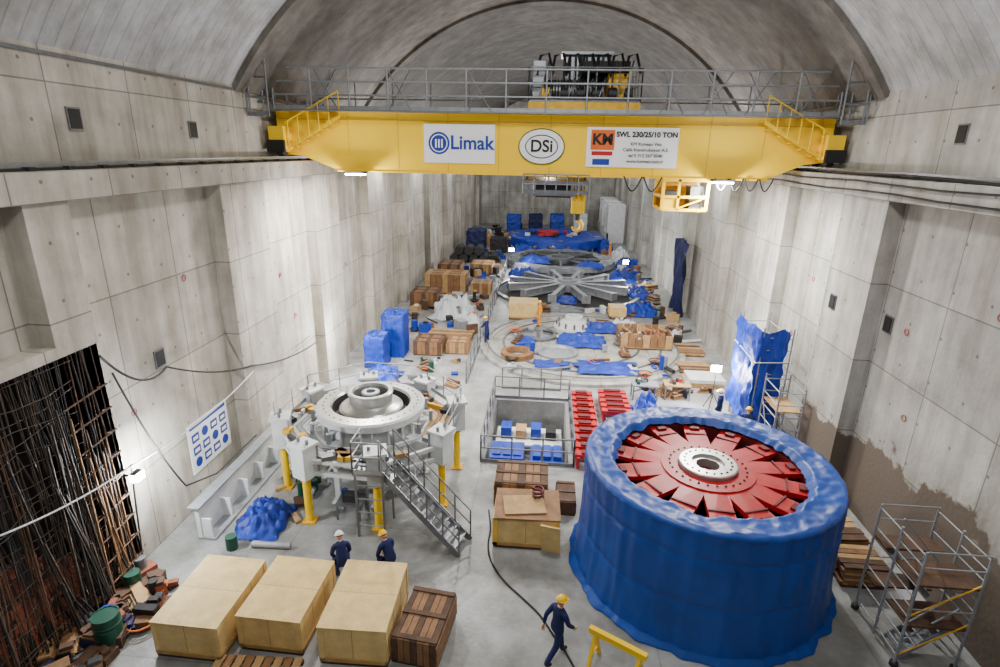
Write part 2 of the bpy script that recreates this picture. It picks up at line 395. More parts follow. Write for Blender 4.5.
def loop(x,wd,dp,y=22.84,z=10.1):
    w.tube([(x+wd*k/10,y,z-dp*math.sin(pi*k/10)) for k in range(11)],.028,'black',6)
for k in range(4): loop(6.35+k*.55,.5,.45)
for k in range(2): loop(2.9+k*.75,.7,.55)
C(w,'festoon_cable')
def sign(x0,x1,z0,z1):
    w=MB();w.box(x0,x1,22.93,22.97,z0,z1,'white_sign');return w
w=sign(-4.95,-2.15,10.45,11.9)
for (r,m_,yy) in((.42,'signblue',22.925),(.34,'white_sign',22.92),(.3,'signblue',22.915)):
    w.tube([(-4.35,22.94,11.19),(-4.35,yy,11.19)],r,m_,32)
for x in(-.12,0,.12): w.box(-4.35+x-.03,-4.35+x+.03,22.905,22.93,11.02,11.34,'white_sign')
C(w,'logo_panel')
C2(text('Limak','logo_lettering',.72,(-3.05,22.91,11.2),'signblue',bold=.014))
w=MB();vs=lambda rx,rz,y:[(-.33+rx*math.cos(2*pi*i/48),y,11.13+rz*math.sin(2*pi*i/48)) for i in range(48)]
w.add(vs(.9,.67,22.95),[tuple(range(48))],'white_sign');
for rx,rz in((.88,.65),(.62,.42)): w.tube(vs(rx,rz,22.94)+[vs(rx,rz,22.94)[0]],.02,'green',6)
C(w,'oval_logo')
C2(text('DSi','oval_lettering',.62,(-.33,22.93,11.13),'dark',bold=.012))
w=sign(1.4,4.85,10.42,11.88)
w.box(1.55,2.45,22.92,22.94,11.05,11.78,'orange');w.box(1.6,2.4,22.915,22.93,10.85,11.0,'red');w.box(1.65,2.3,22.915,22.93,10.5,10.72,'signblue')
C(w,'rating_panel')
C2(text('KM','maker_lettering',.55,(2.0,22.91,11.42),'dark',bold=.02))
C2(text('SWL 230/25/10 TON','capacity_lettering',.26,(3.65,22.91,11.62),'dark',bold=.009))
for k,t in enumerate(('KM Kumsan Vinc','Celik Konstruksiyon A.S.','tel 0 312 267 0540','www.kumsan.com.tr')): C2(text(t,'info_lettering',.17,(3.65,22.91,11.28-.21*k),'dark'))
w=MB()
for x in(-7.7,6.6):
    w.box(x-.4,x+.4,22.45,22.95,9.98,10.06,'dark');w.box(x-.36,x+.36,22.5,22.9,9.92,9.98,'lamp_hot')
C(w,'floodlight')
# ------------------------------------------------------------ rotor
rc=(4.55,13.5);RT=3.3
w=MB();cx,cy=rc
def wrap(u,v):
    t=2*pi*u;c,s=math.cos(t),math.sin(t)
    if v<.72:
        k=v/.72;z=.02+(RT-.12)*k
        fold=.03*noise.noise((c*4,s*4,z*.4))+.045*noise.noise((c*15,s*15,z*.22))+.012*noise.noise((c*22,s*22,z*1.6))
        diag=.016*math.sin(t*34+z*1.2+4*noise.noise((c*2,s*2,z*.4)))
        r=3.2+fold+diag+.16*(1-k)**3-.04*math.exp(-((z-2.55)/.06)**2)-.03*math.exp(-((z-1.3)/.07)**2)
        if k<.03:r+=.14+.12*noise.noise((t*5,0,3))
    elif v<.8:
        k=(v-.72)/.08;r=3.2+.02-.12*k*k+.03*noise.noise((c*9,s*9,2))+.02*noise.noise((c*24,s*24,2));z=RT-.1+.12*math.sin(k*pi/2)
    else:
        k=(v-.8)/.2;edge=2.4+.13*noise.noise((c*4,s*4,9))+.1*noise.noise((c*12,s*12,5))
        r=3.1+(edge-3.1)*k;z=RT+.02-.03*math.sin(k*pi)+.05*noise.noise((r*c*2.2,r*s*2.2,4))+.035*noise.noise((r*c*5,r*s*5,4))-(.2*max(0,k-.8)/.2)
    return (cx+r*c,cy+r*s,z)
w.grid(wrap,300,90,'tarp')
w.lathe([(2.85,0.05),(2.85,RT-.25),(2.46,RT-.25),(2.46,2.2)],(cx,cy,0),'darkred',64)
w.lathe([(2.46,2.25),(.3,2.25)],(cx,cy,0),'black',64)
NA=14
for i in range(NA):
    t=2*pi*(i+.3)/NA
    old=w.M;w.M=Matrix.Translation((cx,cy,0))@Matrix.Rotation(t,4,'Z')
    pf=[(.6,-.22,3.08),(1.38,-.305,3.04),(1.95,-.31,3.0),(2.5,-.3,3.0)]
    vs=pf+[(x,-y,z) for x,y,z in pf[::-1]];n=len(vs)
    vs+=[(x,y,z-.12) for x,y,z in vs]
    w.add(vs,[tuple(range(n)),tuple(range(2*n-1,n-1,-1))]+[(j,j+n,(j+1)%n+n,(j+1)%n) for j in range(n)],'red')
    w.box(.6,2.4,-.035,.035,2.3,3.0,'darkred')
    w.box(1.9,1.95,-.3,.3,3.0,3.05,'darkred');w.box(2.2,2.36,-.13,.13,3.0,3.07,'darkred')
    w.M=old
w.lathe([(1.2,2.9),(1.2,3.09),(.78,3.11)],(cx,cy,0),'red',56)
w.lathe([(.76,3.05),(.76,3.2),(.72,3.22),(.42,3.22),(.42,3.14),(.3,3.14),(.3,2.5)],(cx,cy,0),'machined',56)
w.lathe([(.3,2.9),(.0,2.9)],(cx,cy,0),'darkred',24)
for i in range(20):
    t=2*pi*i/20;w.cyl((cx+.6*math.cos(t),cy+.6*math.sin(t),3.2),(cx+.6*math.cos(t),cy+.6*math.sin(t),3.235),.032,'dark',8)
for i in range(28):
    t=2*pi*i/28+.2;w.cyl((cx+.98*math.cos(t),cy+.98*math.sin(t),3.09),(cx+.98*math.cos(t),cy+.98*math.sin(t),3.13),.03,'darkred',8)
w.obj('generator_rotor')
# ------------------------------------------------------------ turbine head cover on stand
w=MB();hc=(-5.6,16.7);c3=(hc[0],hc[1],0)
w.lathe([(1.7,1.5),(1.7,1.72),(1.5,1.76),(1.5,2.58),(1.76,2.62),(1.78,2.84),(1.72,2.9)],c3,'white_paint',64)
w.lathe([(1.72,2.9),(1.32,2.92),(1.27,2.84)],c3,'machined',64)
w.lathe([(1.27,2.84),(1.22,2.5),(1.1,2.45),(1.08,2.5)],c3,'dark',64)
w.lathe([(1.08,2.5),(1.05,2.76),(.98,2.82),(.76,2.9)],c3,'machined',64)
w.lathe([(.76,2.9),(.7,2.94),(.7,3.2),(.74,3.22),(.74,3.3),(.7,3.32),(.6,3.32),(.56,3.24),(.56,2.6)],c3,'machined',64)
w.lathe([(.56,2.95),(.0,2.95)],c3,'black',32)
w.lathe([(.3,2.95),(.3,3.26),(.26,3.28),(.16,3.28),(.16,2.9)],c3,'galv',24)
for i in range(36):
    t=2*pi*i/36;w.cyl((hc[0]+1.54*math.cos(t),hc[1]+1.54*math.sin(t),2.9),(hc[0]+1.54*math.cos(t),hc[1]+1.54*math.sin(t),2.93),.022,'dark',8)
for i in range(20):
    t=2*pi*i/20;x,y=math.cos(t),math.sin(t)
    w.beam((hc[0]+1.6*x,hc[1]+1.6*y,1.7),(hc[0]+1.6*x,hc[1]+1.6*y,2.6),.04,.22,'white_paint')
for i in range(12):
    t=2*pi*i/12+.1;x,y=math.cos(t),math.sin(t);px,py=hc[0]+1.98*x,hc[1]+1.98*y
    w.cyl((px,py,2.25),(px,py,2.6),.07,'galv',12)
    w.beam((hc[0]+1.6*x,hc[1]+1.6*y,2.55),(px,py,2.55),.1,.06,'white_paint')
angs=[]
for i in range(8):
    t=2*pi*(i+.5)/8-.06;x,y=math.cos(t),math.sin(t);angs.append(t)
    w.beam((hc[0]+1.5*x,hc[1]+1.5*y,1.85),(hc[0]+3.05*x,hc[1]+3.05*y,1.85),.34,.5,'white_paint')
    old=w.M;w.M=Matrix.Translation((hc[0],hc[1],0))@Matrix.Rotation(t,4,'Z')
    w.box(2.65,3.15,-.27,.27,1.6,2.62,'white_paint');w.box(2.58,3.22,-.33,.33,2.62,2.7,'white_paint');w.box(2.6,2.66,-.3,.3,1.5,2.62,'galv')
    for k in(-1,1): w.cyl((2.9,k*.18,2.7),(2.9,k*.18,2.84),.05,'steel',8)
    w.M=old
    px,py=hc[0]+2.9*x,hc[1]+2.9*y
    w.cyl((px,py,.04),(px,py,1.62),.12,'yellow',16);w.box(px-.2,px+.2,py-.2,py+.2,0,.05,'yellow_dirty')
    w.cyl((px,py,1.5),(px,py,1.63),.18,'yellow_dirty',16)
    px,py=hc[0]+1.7*x,hc[1]+1.7*y
    w.beam((px,py,0),(px,py,1.7),.16,.16,'white_paint');w.box(px-.18,px+.18,py-.18,py+.18,0,.04,'white_paint')
P2=lambda r,t,z:(hc[0]+r*math.cos(t),hc[1]+r*math.sin(t),z)
for i in range(8):
    a,b=angs[i],angs[(i+1)%8]
    for rr,z,mm in((2.9,2.12,'white_paint'),(2.0,2.1,'white_paint'),(2.9,1.72,'white_paint'),(1.7,1.15,'white_paint'),(1.7,.5,'galv')):
        w.beam(P2(rr,a,z),P2(rr,b,z),.1,.12,mm)
    if i!=6:
        q=[(hc[0]+r*math.cos(t),hc[1]+r*math.sin(t)) for r in(2.1,2.8) for t in(a,b)]
        for k in range(4):
            f0=k/4+.02;f1=(k+1)/4-.02
            P=lambda f,j:Vector((*q[j],0)).lerp(Vector((*q[j+2],0)),f)
            p=[P(f0,0),P(f0,1),P(f1,1),P(f1,0)]
            vs=[(v.x,v.y,2.2) for v in p]+[(v.x,v.y,2.23) for v in p]
            w.add(vs,[(3,2,1,0),(4,5,6,7),(0,1,5,4),(1,2,6,5),(2,3,7,6),(3,0,4,7)],('woodl','wood')[k%2] if i in(0,2,7) else ('galv','steel')[k%2])
    if i in(0,1,2,3,7): rail(w,[P2(3.05,a,2.25),P2(3.05,b,2.25)],.9,'galv',1.2,.02)
    if i%2==0: w.beam(P2(1.7,a,.1),P2(1.7,b,1.6),.06,.06,'white_paint')
for k in range(34):
    t=random.random()*2*pi;r=random.uniform(2.15,2.75);w.ob(P2(r,t,2.3),(random.uniform(.15,.7),random.uniform(.08,.3),.14),random.choice(['woodl','dark','steel','white_paint','yellow_dirty','wood','dark']),random.random()*3)
w.obj('turbine_head_cover')
w=MB();A=Vector((-4.35,14.05,2.15));B=Vector((-1.95,13.35,0.02));dv=(B-A);side=Vector((dv.y,-dv.x,0)).normalized()*.4
for s_ in(-1,1):
    w.beam(A+side*s_,B+side*s_,.04,.2,'steel')
    for k in range(6):
        p=A.lerp(B,k/5)+side*s_;w.tube([p,p+Vector((0,0,1))],.022,'steel',6)
    for h in(1,.55): w.tube([A+side*s_+Vector((0,0,h)),B+side*s_+Vector((0,0,h))],.022,'steel',6)
rz=math.atan2(dv.y,dv.x)
for k in range(1,10): w.ob(A.lerp(B,k/10),(.24,.78,.03),'steel',rz)
w.box(-5.2,-4.3,13.5,14.6,2.08,2.15,'steel')
for x,y in((-5.15,13.55),(-4.35,13.55),(-5.15,14.5),(-4.35,14.5)): w.beam((x,y,0),(x,y,2.08),.06,.06,'steel')
for k in range(4): w.tube([(-5.15,13.55,.4+k*.45),(-4.35,13.55,.4+k*.45)],.02,'galv',6)
rail(w,[(-4.35,13.5,2.15),(-5.2,13.5,2.15),(-5.2,14.4,2.15)],1.0,'galv',.8)
w.obj('access_stairs')
w=MB();w.box(-6.1,-5.3,14.2,14.9,.5,.56,'steel');
for x in(-6.05,-5.35):
    for y in(14.25,14.85): w.beam((x,y,0),(x,y,.5),.05,.05,'steel')
w.ob((-5.7,14.5,.68),(.4,.3,.25),'dark');w.cyl((-5.95,14.7,.56),(-5.95,14.7,.8),.1,'blue',12)
w.obj('tool_bench')
# ------------------------------------------------------------ crates
def crate(name,x0,x1,y0,y1,h,m='ply',bat='ply',z=0,rz=0):
    w=MB();a=(x1-x0)/2;b=(y1-y0)/2
    w.box(-a,a,-b,b,.1,h-.03,m)
    for k in(-1,0,1): w.box(-a,a,k*(b-.06)-.05,k*(b-.06)+.05,0,.1,'woodd')
    w.box(-a-.02,a+.02,-b-.02,b+.02,h-.03,h,m)
    w.box(-a-.022,a+.022,-.008,.008,h-.001,h+.001,'plyd')
    t=.025
    for s in(-1,1):
        for x in(-a+.06,a-.06): w.box(x-.06,x+.06,-b-t if s<0 else b,-b if s<0 else b+t,.1,h-.03,bat)
        for y in(-b+.06,b-.06): w.box(s*a-t if s<0 else a,-a if s<0 else a+t,y-.06,y+.06,.1,h-.03,bat)
        w.box(-a,a,-b-t if s<0 else b,-b if s<0 else b+t,.1,.2,'plyd')
        w.box(s*a-t if s<0 else a,-a if s<0 else a+t,-b,b,.1,.2,'plyd')
    w.box(-.01,.01,-b-.004,-b,.2,h-.03,'plyd')
    for y in(-b*.33,b*.33): w.box(a,a+.004,y-.01,y+.01,.2,h-.03,'plyd')
    for x in [-a+.15+i*(2*a-.3)/5 for i in range(6)]:
        for y in(-b+.05,0.05,b-.05): w.box(x-.008,x+.008,y-.008,y+.008,h,h+.003,'woodd')
    return w.obj(name,bevel=.005,loc=((x0+x1)/2,(y0+y1)/2,z),rz=rz)
crate('wooden_crate',-8.3,-6.78,9.05,11.2,.98,rz=-.02)
crate('wooden_crate',-6.53,-5.05,9.4,11.35,.98,rz=-.03)
crate('wooden_crate',-4.62,-3.12,9.25,11.35,1.05,rz=.02)
def slat_crate(name,x0,x1,y0,y1,h,m1='wood',m2='woodd',open_=False,rz=0,n=7,z=0):
    w=MB();a=(x1-x0)/2;b=(y1-y0)/2
    w.box(-a+.03,a-.03,-b+.03,b-.03,.1,h*.35 if open_ else h-.03,'woodd')
    for i in range(n):
        x=-a+(i+.5)*2*a/n;hw=a/n*.9;mm=m1 if i%3 else m2
        if not open_: w.box(x-hw,x+hw,-b,b,h-.03,h,mm)
        w.box(x-hw,x+hw,-b,-b+.03,.08,h-.03,mm);w.box(x-hw,x+hw,b-.03,b,.08,h-.03,mm)
    for i in range(3):
        z0=.1+i*(h-.15)/3;z1=.1+(i+.85)*(h-.15)/3
        w.box(-a-.02,-a+.01,-b,b,z0,z1,m1);w.box(a-.01,a+.02,-b,b,z0,z1,m1)
    for k in(-1,0,1):
        if not open_: w.box(-a,a,k*(b-.1)-.06,k*(b-.1)+.06,h,h+.03,m2)
        w.box(-a,a,k*(b-.08)-.05,k*(b-.08)+.05,0,.1,m2)
    return w.obj(name,loc=((x0+x1)/2,(y0+y1)/2,z),rz=rz)
slat_crate('slatted_crate',-2.95,-1.9,9.35,10.95,.72,rz=-.12)
def pallet(name,x0,x1,y0,y1,h,n=7,rz=0,z=0):
    w=MB();a=(x1-x0)/2;b=(y1-y0)/2
    for k in(-1,0,1): w.box(-a,a,k*(b-.06)-.05,k*(b-.06)+.05,0,.09,'woodd')
    for i in range(n):
        x=-a+(i+.5)*2*a/n;w.box(x-a/n*.8,x+a/n*.8,-b,b,.09,.12,'wood' if i%2 else 'woodl')
    zz=.12
    while zz<h:
        for i in range(5):
            y=-b+(i+.5)*2*b/5;o=random.uniform(-.06,.06)
            w.box(-a+o,a+o,y-b/5*.85,y+b/5*.85,zz,zz+.07,random.choice(['wood','woodl','woodd']))
        zz+=.09
    return w.obj(name,loc=((x0+x1)/2,(y0+y1)/2,z),rz=rz)
pallet('pallet',-6.9,-4.95,8.0,9.2,.12,9,rz=.05)
pallet('timber_stack',8.3,9.5,12.9,13.9,.6);pallet('timber_stack',8.4,9.6,14.2,15.6,.5,rz=.1);pallet('timber_stack',8.5,9.6,16.2,17.5,.7)
crate('wooden_crate',-1.15,.72,13.5,14.9,1.0,'ply','plyy')
w=MB();w.ob((-.2,14.2,1.035),(1.9,1.5,.05),'wood',.03);w.ob((.5,13.36,.5),(.55,.05,1.1),'ply',-.2,.25);w.ob((-.3,14.1,1.09),(1.2,.9,.04),'woodl',.15)
w.tube([(.1+.16*math.cos(t*.7),14.5+.16*math.sin(t*.7),1.1+.014*t) for t in range(24)],.035,'darkred',8)
w.obj('plywood_sheets')
slat_crate('slatted_crate',-1.3,.4,15.4,16.8,.9,'wood','woodd')
slat_crate('slatted_crate',.7,1.3,15.2,16.4,.5,'woodd','woodd')
# ------------------------------------------------------------ tarps
def tarp(name,cx,cy,a,b,h,m='blue',seed=0,rough=.5,n=34,z=0):
    w=MB()
    def fn(u,v):
        x=(u*2-1);y=(v*2-1);d=max(abs(x),abs(y));rr=math.sqrt(x*x+y*y)
        prof=max(0,1-rr**3*.9)
        e=1+.22*noise.noise((x*2+seed,y*2,7))+.1*noise.noise((x*5+seed,y*5,3))
        nz=noise.noise((x*2.5+seed,y*2.5,seed))*.5+noise.noise((x*6+seed,y*6,seed))*.3+noise.noise((x*13+seed,y*13,seed))*.14
        zz=h*prof*(.7+rough*nz*2.2)+.02+abs(nz)*.06
        return (cx+x*a*e*(.92 if d>.9 else 1),cy+y*b*e,z+max(.015,zz))
    w.grid(fn,n,n,m)
    return w.obj(name)
tarp('blue_tarp_heap',-8.2,13.9,.75,.95,.75,seed=3)
tarp('blue_tarp_heap',-7.9,25.6,1.0,.8,.6,seed=13)
w=MB();w.box(-9.75,-9.2,12.9,19.2,0,.08,'galv');w.box(-9.72,-9.6,12.9,19.2,.08,1.05,'white_paint');w.box(-9.9,-9.55,12.85,19.25,1.05,1.1,'galv')
for i in range(7): w.box(-9.6,-9.3,12.95+i*1.03,13.0+i*1.03,.08,.7,'white_paint')
w.obj('white_panel_barrier')
def clutter(name,x0,x1,y0,y1,n,hm=.6,pal=('woodl','wood','blue','galv','white_paint','woodd','dark','plastic','steel'),big=1.0,seed=0):
    R=random.Random(seed);w=MB()
    for i in range(n):
        x=R.uniform(x0,x1);y=R.uniform(y0,y1);m=R.choice(pal);k=R.random()
        if k<.5:
            h=R.uniform(.08,hm);w.ob((x,y,h/2+.005),(R.uniform(.2,.9)*big,R.uniform(.15,.7)*big,h),m,R.random()*3)
            if R.random()<.4: w.ob((x+.05,y,h+.06),(.3*big,.2*big,.1),R.choice(pal),R.random()*3)
        elif k<.62: w.cyl((x,y,.0),(x,y,R.uniform(.3,.8)),R.uniform(.12,.28)*big,R.choice(('blue','dark','galv','green','steel')),14)
        elif k<.75:
            t=R.random()*pi;L=R.uniform(.4,1.0)*big;r=R.uniform(.04,.12);w.cyl((x-L*math.cos(t),y-L*math.sin(t),r),(x+L*math.cos(t),y+L*math.sin(t),r),r,R.choice(('steel','dark','plastic','galv')),8)
        elif k<.88:
            t=R.random()*pi
            for q in range(5): w.ob((x+.02*q,y,.04+.07*q),(1.2*big,.8*big-.1*q,.05),R.choice(('woodl','wood','woodd')),t)
        else:
            for q in range(4): w.tube([(x+(.2+.05*q)*math.cos(a*.52),y+(.2+.05*q)*math.sin(a*.52),.04+.05*q) for a in range(13)],.025,R.choice(('black','orange','dark')),5)
    return w.obj(name)
clutter('floor_debris',-9.0,-7.3,12.6,19,30,.2,big=.6,seed=1)
w=MB();xb=-10.68
w.box(xb-.01,xb+.02,14.45,16.6,1.1,2.75,'white_sign')
for i in range(4):
    for j in range(3):
        y=14.6+i*.5;z=1.25+j*.42
        if (i+j)%3==0: w.tube([(xb,y+.18,z+.17),(xb+.035,y+.18,z+.17)],.16,'signblue',16)
        else: w.box(xb+.02,xb+.03,y,y+.36,z+.02,z+.3,'signblue');w.box(xb+.03,xb+.034,y+.06,y+.3,z+.1,z+.22,'white_sign')
w.box(xb+.02,xb+.03,14.55,16.5,2.57,2.7,'signblue')
w.obj('safety_banner')
w=MB()
def sag(p,q,s,n=12): 
    p=Vector(p);q=Vector(q);return [p.lerp(q,i/n)-Vector((0,0,s*4*(i/n)*(1-i/n))) for i in range(n+1)]
w.tube(sag((-10.15,11.3,6.3),(-10.6,14.0,4.95),.5),.03,'black',6)
w.tube(sag((-10.6,14.0,4.95),(-10.15,17.6,3.6),.2),.03,'black',6)
w.tube(sag((-10.15,17.6,3.6),(-10.1,24,2.6),.3),.03,'black',6)
w.tube(sag((-10.1,7.6,4.0),(-10.1,11.5,3.3),.15)+sag((-10.1,11.5,3.3),(-10.1,17.6,3.4),.25)[1:],.022,'plastic',6)
w.tube(sag((-10.1,11.5,5.8),(-10.05,13.2,1.6),.3)+[(-9.95,14.5,1.2),(-9.95,17,1.2)],.025,'black',6)
w.obj('wall_cable')
w=MB()
for i in range(90):
    y=5.0+i*.071;o=random.uniform(-.25,.25);o2=random.uniform(-.3,.3)
    h=6.6 if random.random()<.7 else random.uniform(3,6.2)
    w.tube([(-10.5+o*.4,y+o,0.0),(-10.45+o2*.4,y+o*.4,h*.33),(-10.5-o*.3,y+o2,h*.66),(-10.5,y+o2*.5,h)],random.choice((.012,.018,.024)),random.choice(('rebar','rebar','dark','woodd')),5,False)
for k in range(22):
    z=.2+k*.29;y=5.2
    pts=[];
    while y<11.4: pts.append((-10.45+random.uniform(-.08,.08),y,z+random.uniform(-.16,.12)));y+=.8
    w.tube(pts,.012,'rebar',5,False)
for i in range(50):
    y=7.2+random.random()*4.1;w.tube([(-10.7,y,0),(-11.2,y+random.uniform(-1.2,.6),6.5)],.022,random.choice(('rebar','dark')),5,False)
for i in range(26):
    y=9.3+random.random()*2.1;w.tube([(-10.3,y,0),(-10.25,y+random.uniform(-.9,.3),random.uniform(1.0,5.8))],.024,random.choice(('woodd','rebar','wood','dark')),5)
for i in range(9):
    z=.7+i*.6;w.tube([(-10.4,11.3,z),(-10.25,11.45,z+.05),(-10.3,10.2,z-.1)],.022,'woodd',5)
w.obj('rebar_curtain')
w=MB()
for k in range(14):
    for i in range(5):
        for j in range(7):
            if random.random()<.06*k/4: continue
            x=-12.0+i*.25+random.uniform(-.015,.015);y=8.2+j*.27;w.box(x,x+.235,y,y+.255,k*.12,k*.12+.11,'brick')
w.obj('brick_stack')
w=MB()
w.lathe([(0,0),(.28,0),(.28,.28),(.295,.3),(.28,.32),(.28,.58),(.295,.6),(.28,.62),(.28,.82),(.25,.82),(.25,.8),(0,.8)],(-9.6,9.3,0),'green',28);w.obj('oil_drum')
clutter('scrap_pile',-10.9,-9.2,8.2,11.3,80,.4,('woodd','dark','wood','steel','darkblue','dark','black','brick'),.8,5)
# ------------------------------------------------------------ hatch
w=MB()
rail(w,[(PX0-.1,PY0-.1,0),(PX1+.15,PY0-.1,0),(PX1+.15,PY1+.15,0),(PX0-.1,PY1+.15,0),(PX0-.1,PY0-.1,0)],1.1,'steel',1.2,.03)
w.obj('hatch_railing')
w=MB()
w.box(PX0+.05,PX1-.05,18.3,20.6,-1.5,-1.4,'steel')
for x in(-1.85,-.3,1.1):
    for y in(18.4,20.5): w.beam((x,y,-2.8),(x,y,-1.45),.1,.1,'steel')
w.box(-1.8,-.5,18.8,20.1,-1.4,-.2,'blue');w.box(-.25,1.0,18.8,20.1,-1.4,-.3,'blue')
for x in(-1.7,-1.3,-.9,-.15,.25,.65): w.box(x,x+.3,19.0,19.9,-.3,-.14,'blue')
w.box(-1.8,1.05,21.3,22.9,-1.1,-1.0,'white_paint')
for x in(-1.7,1.0):
    for y in(21.4,22.8): w.beam((x,y,-2.8),(x,y,-1.05),.12,.12,'white_paint')
for i in range(4): w.box(-1.6+i*.65,-1.15+i*.65,21.8,22.5,-1.0,-.5-.1*(i%2),('blue','woodl','blue','dark')[i%4])
w.obj('auxiliary_cabinet')
def rack(name,x0,x1,y0,y1,n,m='red'):
    w=MB();w.box(x0,x0+.12,y0,y1,0,.45,m);w.box(x1-.12,x1,y0,y1,0,.45,m)
    for i in range(n):
        y=y0+(i+.5)*(y1-y0)/n;w.box(x0-.05,x1+.05,y-.17,y+.17,.35,.52,m);w.box(x0+.2,x1-.2,y-.12,y+.12,.52,.58,'darkred')
    w.obj(name)
rack('rotor_pole_rack',1.45,2.35,18.0,24.0,10);rack('rotor_pole_rack',2.75,3.9,21.8,24.3,5)
tarp('blue_tarp',3.1,20.4,.6,1.1,.5,seed=21);tarp('blue_tarp',4.7,22.9,.6,.8,.9,seed=22)
# ------------------------------------------------------------ circular unit stage
w=MB();uc=(2.3,31.4,0)
w.lathe([(5.9,0),(5.9,.16),(5.6,.18),(5.55,.32),(5.2,.32),(5.18,.24),(0,.24)],uc,'conc_end',80)
for r in(4.6,3.4): w.lathe([(r,.24),(r,.3),(r-.12,.3),(r-.12,.24)],uc,'steel',72)
w.lathe([(5.52,.32),(5.52,.36),(5.44,.36),(5.44,.32)],uc,'steel',80)
w.obj('unit_stage')
def ringpiece(name,x,y,z,prof,m='machined'):
    w=MB();w.lathe(prof,(x,y,z),m,40)
    r=prof[0][0]
    for i in range(12):
        t=2*pi*i/12;w.cyl((x+r*.86*math.cos(t),y+r*.86*math.sin(t),z),(x+r*.86*math.cos(t),y+r*.86*math.sin(t),z+max(p[1] for p in prof)*.6),.06,'steel',8)
    return w.obj(name)
ringpiece('guide_bearing_ring',.9,29.6,.24,[(1.15,0),(1.15,.12),(.9,.16),(.85,.1),(.8,.02),(0,.02)],'galv')
ringpiece('guide_bearing_ring',-1.3,28.8,.24,[(.9,0),(.9,.3),(.6,.34),(.55,.05)],'wood')
ringpiece('shaft_coupling_cone',2.0,34.6,.24,[(1.25,0),(1.25,.1),(1.1,.14),(.6,.55),(.55,.75),(.3,.77),(.28,.3)],'white_paint')
ringpiece('guide_bearing_ring',-.3,32.6,.24,[(1.3,0),(1.3,.15),(1.0,.2),(.95,.05),(0,.05)],'steel')
tarp('blue_tarp',2.3,31.6,1.5,1.2,.5,seed=31,z=.3);tarp('blue_tarp',3.4,27.4,1.7,.95,.2,seed=32,z=.34);tarp('blue_tarp',.6,27.6,1.0,.6,.12,seed=33,z=.3)
tarp('blue_tarp',3.9,34.2,1.5,.9,.45,seed=34,z=.3);tarp('blue_tarp',-.9,31.0,.6,1.1,.25,seed=35,z=.3);tarp('plastic_sheet_heap',5.2,35.0,1.0,.7,.5,'plastic',seed=36,z=.25)
slat_crate('open_crate',4.5,7.4,30.7,32.9,.85,'wood','woodl',True,z=0.33)
w=MB()
for i in range(50): w.ob((4.7+random.random()*2.5,31.0+random.random()*1.7,.75+random.random()*.3),(random.uniform(.2,.9),.12,.1),random.choice(['woodl','brick','wood','woodd','plastic']),random.random()*3,random.uniform(-.3,.3))
w.obj('crate_packing')
pallet('timber_stack',7.6,9.2,30.6,32.2,.3);pallet('timber_stack',7.3,8.9,28.0,29.2,.3)
w=MB();
for i in range(3): w.box(7.0+.1*i,8.8+.05*i,25.6+i*.02,26.9,.0+i*.22,.18+i*.22,('white_paint','woodl','white_paint')[i])
w.obj('sheet_stack')
crate('wooden_crate',-2.3,-.4,36.5,38.2,1.15,'ply','ply')
crate('wooden_crate',4.6,5.7,37.6,38.8,.8)
clutter('stage_parts',-2.4,6.6,26.5,36.0,34,.22,('steel','galv','white_paint','dark','wood','blue','yellow_dirty'),.7,11).location.z=.32
w=MB()
for k,(x,y) in enumerate(((4.9,24.6),(6.4,24.8))):
    w.box(x-.6,x+.6,y-.35,y+.35,.7,.76,'woodl' if k else 'galv')
    for a in(-.55,.55):
        for b in(-.3,.3): w.beam((x+a,y+b,0),(x+a,y+b,.7),.06,.06,'steel')
    for i in range(6): w.ob((x+random.uniform(-.45,.45),y+random.uniform(-.2,.2),.83),(.2,.15,.14),random.choice(['red','steel','dark','green','white_paint']),random.random()*3)
w.obj('tool_table')
w=MB();rail(w,[(-3.6,25.2,0),(-3.6,38.5,0)],1.1,'steel',1.5,.03);rail(w,[(-3.6,40,0),(-3.6,58,0)],1.1,'steel',1.8,.03);w.obj('walkway_railing')
w=MB();rail(w,[(-1.8,24.9,0),(1.0,24.9,0)],1.1,'steel',.9,.03);w.obj('walkway_railing')
# ------------------------------------------------------------ left aisle stock
def wrapped(name,x0,x1,y0,y1,h,m='blue',seed=0):
    w=MB();a=(x1-x0)/2;b=(y1-y0)/2;cx=(x0+x1)/2;cy=(y0+y1)/2
    def fn(u,v):
        t=2*pi*u;c,s=math.cos(t),math.sin(t);k=1/max(abs(c),abs(s))
        if v<.75: z=h*v/.75;q=1
        else: z=h;q=1-(v-.75)/.25
        nz=.05*noise.noise((c*4+seed,s*4,z*1.5+v*3))+.04*noise.noise((c*9+seed,s*9,z*4))
        return (cx+a*q*k*c*(1+nz*1.3),cy+b*q*k*s*(1+nz*1.3),max(.01,z*(1+nz)+(.2*noise.noise((q*c*3,q*s*3,seed)) if v>.75 else 0)))
    w.grid(fn,72,36,m)
    w.box(cx-a*.8,cx+a*.8,cy-b*.8,cy+b*.8,0,.1,'woodd')
    return w.obj(name)
wrapped('wrapped_pallet',-9.15,-8.1,26.6,27.8,1.7,'blue',2);wrapped('wrapped_pallet',-8.7,-7.5,28.3,29.6,2.4,'blue',5)
slat_crate('slatted_crate',-7.1,-5.5,28.8,30.3,.8,'wood','woodd');slat_crate('slatted_crate',-5.3,-4.1,29.2,30.5,.7,'woodl','wood')
pallet('timber_stack',-6.9,-4.2,31.4,33.0,.3)
tarp('plastic_sheet_heap',-6.3,37.6,1.5,1.9,1.1,'plastic',seed=41,rough=.8)
tarp('plastic_sheet_heap',-4.9,35.0,.9,1.0,.7,'plastic',seed=42,rough=.8)
